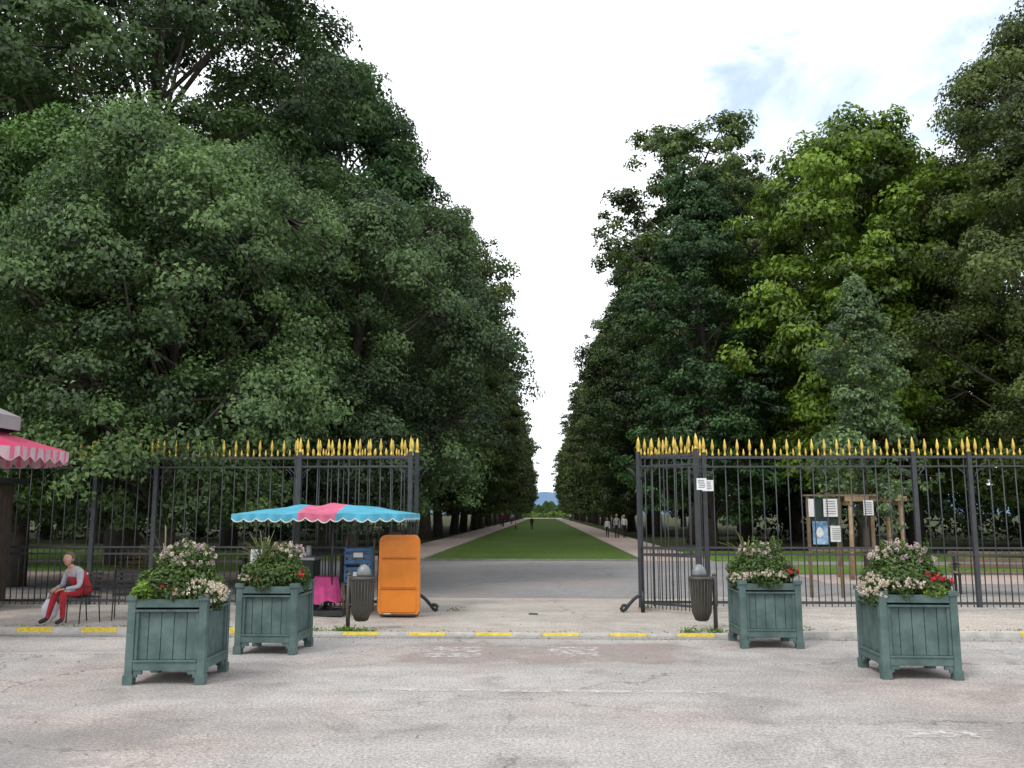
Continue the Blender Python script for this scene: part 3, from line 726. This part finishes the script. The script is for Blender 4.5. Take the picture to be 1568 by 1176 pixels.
def chair(x,y,rz):
    b=MB(); b.box((0,0,.43),(.40,.38,.025),0)
    for sx in (-.18,.18):
        b.tube([(sx,.17,0),(sx,.16,.43)],.012,6); b.tube([(sx,-.22,0),(sx,-.17,.45),(sx,-.24,.86)],.012,6)
        b.tube([(sx*1.1,-.18,.62),(sx*1.1,.12,.62),(sx*1.05,.16,.43)],.012,6)
    for k in range(4): b.box((0,-.195-.012*k,.56+k*.085),(.36,.012,.05),0)
    o=b.obj('metal_chair',[M_blk],loc=(x,y,gh(x,y)),rz=rz,bevel=.003); o.scale=(.9,.9,.9); return o

# ------------------------------------------------------------------ parasol left
par=empty('market_parasol',(-8.58,12.3,0.07)); b=MB(); n=8; Rr=1.62
ring=[(Rr*math.cos(2*math.pi*(k+.5)/n),Rr*math.sin(2*math.pi*(k+.5)/n)) for k in range(n)]
for k in range(n):
    p=Vector(ring[k]);q=Vector(ring[(k+1)%n]); seg=8
    for j in range(seg):
        s0,s1=j/seg,(j+1)/seg
        def pt(s,e):
            u=p*s; v=q*s; c=u+(v-u)*e; return (c.x,c.y,3.08-.5*s-.05*math.sin(math.pi*e)*s)
        for e in range(4):
            b.add([pt(s0,e/4),pt(s1,e/4),pt(s1,(e+1)/4),pt(s0,(e+1)/4)],[(0,1,2,3)],0 if (k%2==0) else 1,True)
    valance(b,ring[k],ring[(k+1)%n],2.58,5,.2,(lambda s:2 if int(s*20)%3==0 else 3),3)
for k in range(n):
    a0=2*math.pi*(k+.5)/n;a1=2*math.pi*(k+1.5)/n; rc=.95
    b.add([(0,0,3.50),(rc*math.cos(a0),rc*math.sin(a0),3.08),(rc*math.cos(a1),rc*math.sin(a1),3.08)],[(0,1,2)],4)
    b.add([(rc*math.cos(a0),rc*math.sin(a0),3.08),(rc*math.cos(a0),rc*math.sin(a0),2.88),(rc*math.cos(a1),rc*math.sin(a1),2.88),(rc*math.cos(a1),rc*math.sin(a1),3.08)],[(0,1,2,3)],4)
M_dpink=mat('raspberry_canvas',(0.42,0.03,0.09),.8,.1,3,bump=.1)
b.obj('canopy',[M_dpink,mat('rose_canvas',(0.45,0.07,0.13),.8,.1,3),M_pinkc,mat('pale_pink_trim',(.46,.34,.37),.8,.1,3),mat('grey_canvas',(.26,.25,.26),.8,.1,3)],parent=par)
b=MB(); b.tube([(0,0,-.07),(0,0,3.25)],.035,12)
for k in range(n): b.tube([(0,0,2.95),(ring[k][0]*.98,ring[k][1]*.98,2.54)],.010,6)
b.lathe((0,0,-.07),[(.35,0),(.35,.06),(.1,.1),(.05,.3)],16); b.obj('pole',[M_pole],parent=par)

M_kw = mat('dark_kiosk_wood',(0.055,0.042,0.03),0.85,0.3,6,bump=0.5)
b=MB(); b.box((0,0,1.15),(1.5,1.2,2.1),0); b.box((0,0,2.25),(1.8,1.5,.1),1)
for k in range(11): b.box((-.72+k*.144,-.605,1.15),(.012,.012,2.0),1)
for k in range(9): b.box((.755,-.55+k*.137,1.15),(.012,.012,2.0),1)
b.box((0,-.62,1.35),(.9,.03,.7),2); b.box((0,-.66,.98),(1.0,.12,.04),1)
b.obj('wooden_kiosk',[M_kw,M_blk,M_pl_dark],loc=(-10.5,15.4,.08),bevel=.006)

# ------------------------------------------------------------------ people
M_skin=mat('skin',(0.42,0.25,0.18),.55,.08,6)
def figure(name,J,cols,loc,rz,scale=1.0,hair=(0.3,0.28,0.25),look=0.0):
    e=empty(name,loc,rz,scale)
    rad={'pelvis':(.15,.125),'belly':(.135,.11),'chest':(.155,.115),'collar':(.10,.08),'neck':(.052,.052),'skull':(.05,.05)}
    lim={'sh':.068,'el':.045,'wr':.029,'hip':.095,'kn':.062,'calf':.058,'an':.04,'toe':.038}
    E=[('pelvis','belly'),('belly','chest'),('chest','collar'),('collar','neck'),('neck','skull')]
    for s in 'LR': E+=[('collar','sh'+s),('sh'+s,'el'+s),('el'+s,'wr'+s),('pelvis','hip'+s),('hip'+s,'kn'+s),('kn'+s,'calf'+s),('calf'+s,'an'+s),('an'+s,'toe'+s)]
    for s in 'LR':
        if 'calf'+s not in J:
            J['calf'+s]=tuple(Vector(J['kn'+s]).lerp(Vector(J['an'+s]),.3)); 
    keys=list(J.keys()); idx={k:i for i,k in enumerate(keys)}
    me=bpy.data.meshes.new(name+'_body'); me.from_pydata([J[k] for k in keys],[(idx[a],idx[b_]) for a,b_ in E],[])
    o=bpy.data.objects.new('body',me); scene.collection.objects.link(o)
    o.modifiers.new('skin','SKIN'); ss=o.modifiers.new('sub','SUBSURF'); ss.levels=2; ss.render_levels=2
    for k in keys:
        r=rad.get(k) or (lim[k[:-1]],)*2
        sv=me.skin_vertices[0].data[idx[k]]; sv.radius=r; sv.use_root=(k=='pelvis')
    dg=bpy.context.evaluated_depsgraph_get(); dg.update()
    ev=o.evaluated_get(dg); m2=bpy.data.meshes.new_from_object(ev); o.modifiers.clear(); o.data=m2
    for m in cols: m2.materials.append(m)
    segs=[]
    for a,b_ in E:
        k=b_[:-1]
        r_= 1 if k in('hip','kn','calf','an') else 3 if k=='toe' else 2 if b_ in('neck','skull') else 0
        segs.append((Vector(J[a]),Vector(J[b_]),r_))
    for p in m2.polygons:
        c=p.center; best=None
        for a,b_,r in segs:
            ab=b_-a; t=max(0,min(1,(c-a).dot(ab)/ab.length_squared)); d=(c-a-ab*t).length
            if best is None or d<best[0]: best=(d,r)
        p.material_index=best[1]; p.use_smooth=True
    o.parent=e
    b=MB(); hc=Vector(J['skull'])+Vector((0,.015,.085)); Mh=Matrix.Rotation(look,3,'Z')
    def hf(p):
        if p.z<0: p=Vector((p.x*(1+p.z*2.2),p.y*(1+p.z*.9)+.01*(-p.z/.1),p.z))
        return p
    b.ell(hc,(.075,.095,.115),0,18,14,Mh,hf)
    def hp(x,y,z): return hc+Mh@Vector((x,y,z))
    b.tube([hp(0,.088,.012),hp(0,.105,-.012),hp(0,.112,-.026),hp(0,.09,-.034)],[.006,.010,.014,.006],8,0)
    for sx in (-1,1):
        b.ell(hp(sx*.030,.083,.008),(.012,.008,.008),2,8,6); b.ell(hp(sx*.030,.090,.008),(.005,.004,.005),3,6,5)
        b.ell(hp(sx*.077,-.005,-.005),(.010,.02,.03),0,8,6); b.tube([hp(sx*.015,.092,.026),hp(sx*.045,.078,.026)],.004,5,1)
    b.tube([hp(-.024,.084,-.056),hp(0,.092,-.054),hp(.024,.084,-.056)],[.003,.006,.003],6,4)
    def hairf(p):
        if p.y>0.03 and p.z<.045: p=Vector((p.x,0.03,p.z))
        return p
    b.ell(hc+Mh@Vector((0,-.018,.022)),(.090,.100,.114),1,16,12,Mh,hairf)
    b.obj('head',[M_skin,mat('hair',hair,.7,.3,20),M_white,M_txt,mat('lips',(.4,.12,.1),.5,.1,5)],parent=e)
    b=MB()
    for s,sx in (('L',-1),('R',1)):
        w=Vector(J['wr'+s]); d=(w-Vector(J['el'+s])).normalized(); side=d.cross(Vector((0,0,1)))
        side=side.normalized() if side.length>.1 else Vector((0,1,0)); up=side.cross(d)
        pc=w+d*.05; Mx=Matrix((side,d,up)).transposed()
        b.ell(pc,(.040,.052,.016),0,12,8,Mx)
        for k,(o_,ln) in enumerate(((-.028,.062),(-.010,.075),(.009,.07),(.027,.055))):
            p0=pc+side*o_+d*.035; p1=p0+d*ln*.45-up*.006; p2=p1+d*ln*.32-up*.016; p3=p2+d*ln*.18-up*.016
            b.tube([p0,p1,p2,p3],[.0095,.009,.008,.006],7,0)
        t0=pc-side*sx*.03-d*.02; b.tube([t0,t0-side*sx*.025+d*.022,t0-side*sx*.03+d*.05-up*.008],[.012,.010,.007],7,0)
    b.obj('hands',[M_skin],parent=e)
    return e

M_grey=mat('grey_cloth',(0.33,0.34,0.37),.85,.15,12,bump=.3); M_rcloth=mat('red_cloth',(0.30,0.02,0.028),.85,.22,10,bump=.3)
M_dark=mat('dark_cloth',(0.03,0.035,0.05),.85,.2,10); M_shoe=mat('shoe_leather',(0.02,0.018,0.018),.5,.2,10)
sit=dict(pelvis=(0,0,.53),belly=(0,.03,.65),chest=(0,.12,.77),collar=(0,.20,.88),neck=(0,.26,.95),skull=(0,.30,1.00),
 shL=(-.165,.19,.87),elL=(-.225,.24,.63),wrL=(-.12,.42,.60),shR=(.165,.19,.87),elR=(.23,.24,.63),wrR=(.10,.43,.61),
 hipL=(-.10,.10,.53),knL=(-.11,.45,.53),anL=(-.10,.42,.10),toeL=(-.12,.56,.05),hipR=(.10,.10,.53),knR=(.10,.45,.53),anR=(.12,.55,.11),toeR=(.14,.69,.06))
px,py=-7.15,13.75; prz=math.radians(152)
figure('seated_woman',sit,[M_grey,M_rcloth,M_skin,M_shoe],(px,py,gh(px,py)),prz,.90,hair=(.10,.08,.06),look=.3)
chair(px,py,prz)
chair(-6.70,14.2,math.radians(200))
b=MB()
b.lathe((0,0,0),[(.165,.0),(.172,.08),(.158,.17),(.175,.28),(.168,.36),(.12,.42),(.08,.44)],24,0,sx=1.0,sy=.82)
o=b.obj('red_waistcoat',[M_rcloth]); o.parent=bpy.data.objects['seated_woman']; o.location=(0,-.015,.50); o.rotation_euler=(-.45,0,0)
M_bag=mat('white_plastic_bag',(.55,.55,.60),.5,.15,8,bump=.5)
b=MB(); b.ell((0,0,.18),(.13,.08,.17),0,16,12,None,lambda p:Vector((p.x*(1-.8*max(0,p.z)),p.y,p.z))*(1+.08*math.sin(p.x*60+p.z*40)))
b.tube([(-.06,0,.30),(-.04,0,.42),(0,0,.46),(.04,0,.42),(.06,0,.30)],.010,6,0)
b.obj('shopping_bag',[M_bag],loc=(-7.66,13.75,gh(-7.5,13.6)+.02))

def walk(ph=1):
    return dict(pelvis=(0,0,.95),belly=(0,0,1.08),chest=(0,.01,1.24),collar=(0,.0,1.39),neck=(0,.01,1.48),skull=(0,.025,1.54),
     shL=(-.17,0,1.38),elL=(-.21,-.06*ph,1.10),wrL=(-.2,.05*ph+.03,.86),shR=(.17,0,1.38),elR=(.21,.03*ph,1.10),wrR=(.2,.16*ph,.88),
     hipL=(-.09,0,.90),knL=(-.09,.14*ph,.50),anL=(-.09,.20*ph,.09),toeL=(-.09,.20*ph+.14,.04),hipR=(.09,0,.90),knR=(.09,-.02*ph,.50),anR=(.09,-.22*ph,.11),toeR=(.09,-.22*ph+.13,.04))
figure('walking_man',walk(1),[M_grey,M_dark,M_skin,M_shoe],(5.0,62,.035),math.radians(175),.95)
figure('walking_woman',walk(-1),[M_whc,M_dark,M_skin,M_shoe],(5.6,63,.035),math.radians(185),.92)
figure('walking_child',walk(1),[M_whc,M_dark,M_skin,M_shoe],(4.5,64,.035),math.radians(170),.8)
figure('standing_visitor',walk(.3),[M_dark,M_dark,M_skin,M_shoe],(-1.3,92,.046),math.radians(20),.8)
figure('crouching_child',walk(.5),[mat('orange_cloth',(.8,.15,.03),.8,.1,9),M_dark,M_skin,M_shoe],(-2.9,90,.046),1.0,.5)
for k in range(5):
    figure('distant_stroller',walk(random.choice((1,-1))),[random.choice((M_whc,M_dark,M_rcloth,M_grey)),M_dark,M_skin,M_shoe],(random.choice((-5.6,4.8))+random.uniform(-.8,.8),random.uniform(110,240),.05),random.uniform(0,6),1)

b=MB(); n=120; vs=[];fs=[]
for i in range(n+1):
    x=-1500+3000*i/n; h=54+10*math.sin(i*.21)+6*math.sin(i*.53+1)+3*math.sin(i*1.3)
    vs+= [(x,2300,-5),(x,2500,h)]
for i in range(n): fs.append((2*i,2*i+2,2*i+3,2*i+1))
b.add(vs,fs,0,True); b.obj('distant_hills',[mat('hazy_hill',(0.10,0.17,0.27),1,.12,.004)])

# ------------------------------------------------------------------ camera, light, world
cam=bpy.data.cameras.new('camera'); co=bpy.data.objects.new('camera',cam); scene.collection.objects.link(co)
co.location=(0,0,1.75); co.rotation_euler=(math.radians(90+8.34),0,math.radians(2.08)); cam.sensor_width=36; cam.lens=31.0; cam.clip_end=6000; cam.clip_start=.1
scene.camera=co
sd=Vector((-.45,-.55,.85)).normalized()
sun=bpy.data.lights.new('sun','SUN'); so=bpy.data.objects.new('sun',sun); scene.collection.objects.link(so)
so.rotation_euler=sd.to_track_quat('Z','Y').to_euler(); sun.energy=1.5; sun.angle=math.radians(12); sun.color=(1,.96,.9)
w=bpy.data.worlds.new('World'); scene.world=w; w.use_nodes=True; nt=w.node_tree; L=nt.links.new; bg=nt.nodes['Background']
sky=nt.nodes.new('ShaderNodeTexSky'); sky.sky_type='NISHITA'; sky.sun_disc=False; sky.sun_elevation=math.asin(sd.z); sky.sun_rotation=math.atan2(sd.x,sd.y)
tc=nt.nodes.new('ShaderNodeTexCoord')
mp=nt.nodes.new('ShaderNodeMapping'); mp.inputs['Scale'].default_value=(1.0,1.0,2.6); mp.inputs['Rotation'].default_value=(0,.45,.2); L(tc.outputs['Generated'],mp.inputs['Vector'])
no=nt.nodes.new('ShaderNodeTexNoise'); no.inputs['Scale'].default_value=4.2; no.inputs['Detail'].default_value=10; no.inputs['Roughness'].default_value=.58; no.inputs['Distortion'].default_value=.5; L(mp.outputs[0],no.inputs['Vector'])
dt=nt.nodes.new('ShaderNodeVectorMath'); dt.operation='DOT_PRODUCT'; dt.inputs[1].default_value=Vector((.40,.78,.42)).normalized(); L(tc.outputs['Generated'],dt.inputs[0])
mr=nt.nodes.new('ShaderNodeMapRange'); mr.inputs['From Min'].default_value=.925; mr.inputs['From Max'].default_value=.985; mr.inputs['To Min'].default_value=.26; mr.inputs['To Max'].default_value=-.02; L(dt.outputs['Value'],mr.inputs['Value'])
ad=nt.nodes.new('ShaderNodeMath'); ad.operation='ADD'; L(no.outputs['Fac'],ad.inputs[0]); L(mr.outputs[0],ad.inputs[1])
rp=nt.nodes.new('ShaderNodeMapRange'); rp.interpolation_type='SMOOTHSTEP'; rp.inputs['From Min'].default_value=.36; rp.inputs['From Max'].default_value=.64; L(ad.outputs[0],rp.inputs['Value'])
hz=nt.nodes.new('ShaderNodeMix'); hz.data_type='RGBA'; hz.blend_type='ADD'; hz.inputs[0].default_value=1; L(sky.outputs[0],hz.inputs[6]); hz.inputs[7].default_value=(3.0,3.4,3.7,1)
mx=nt.nodes.new('ShaderNodeMix'); mx.data_type='RGBA'; L(rp.outputs[0],mx.inputs[0]); L(hz.outputs[2],mx.inputs[6]); mx.inputs[7].default_value=(10.0,10.3,10.7,1)
L(mx.outputs[2],bg.inputs['Color']); bg.inputs['Strength'].default_value=.15
scene.view_settings.view_transform='Standard'; scene.view_settings.look='None'; scene.view_settings.exposure=0
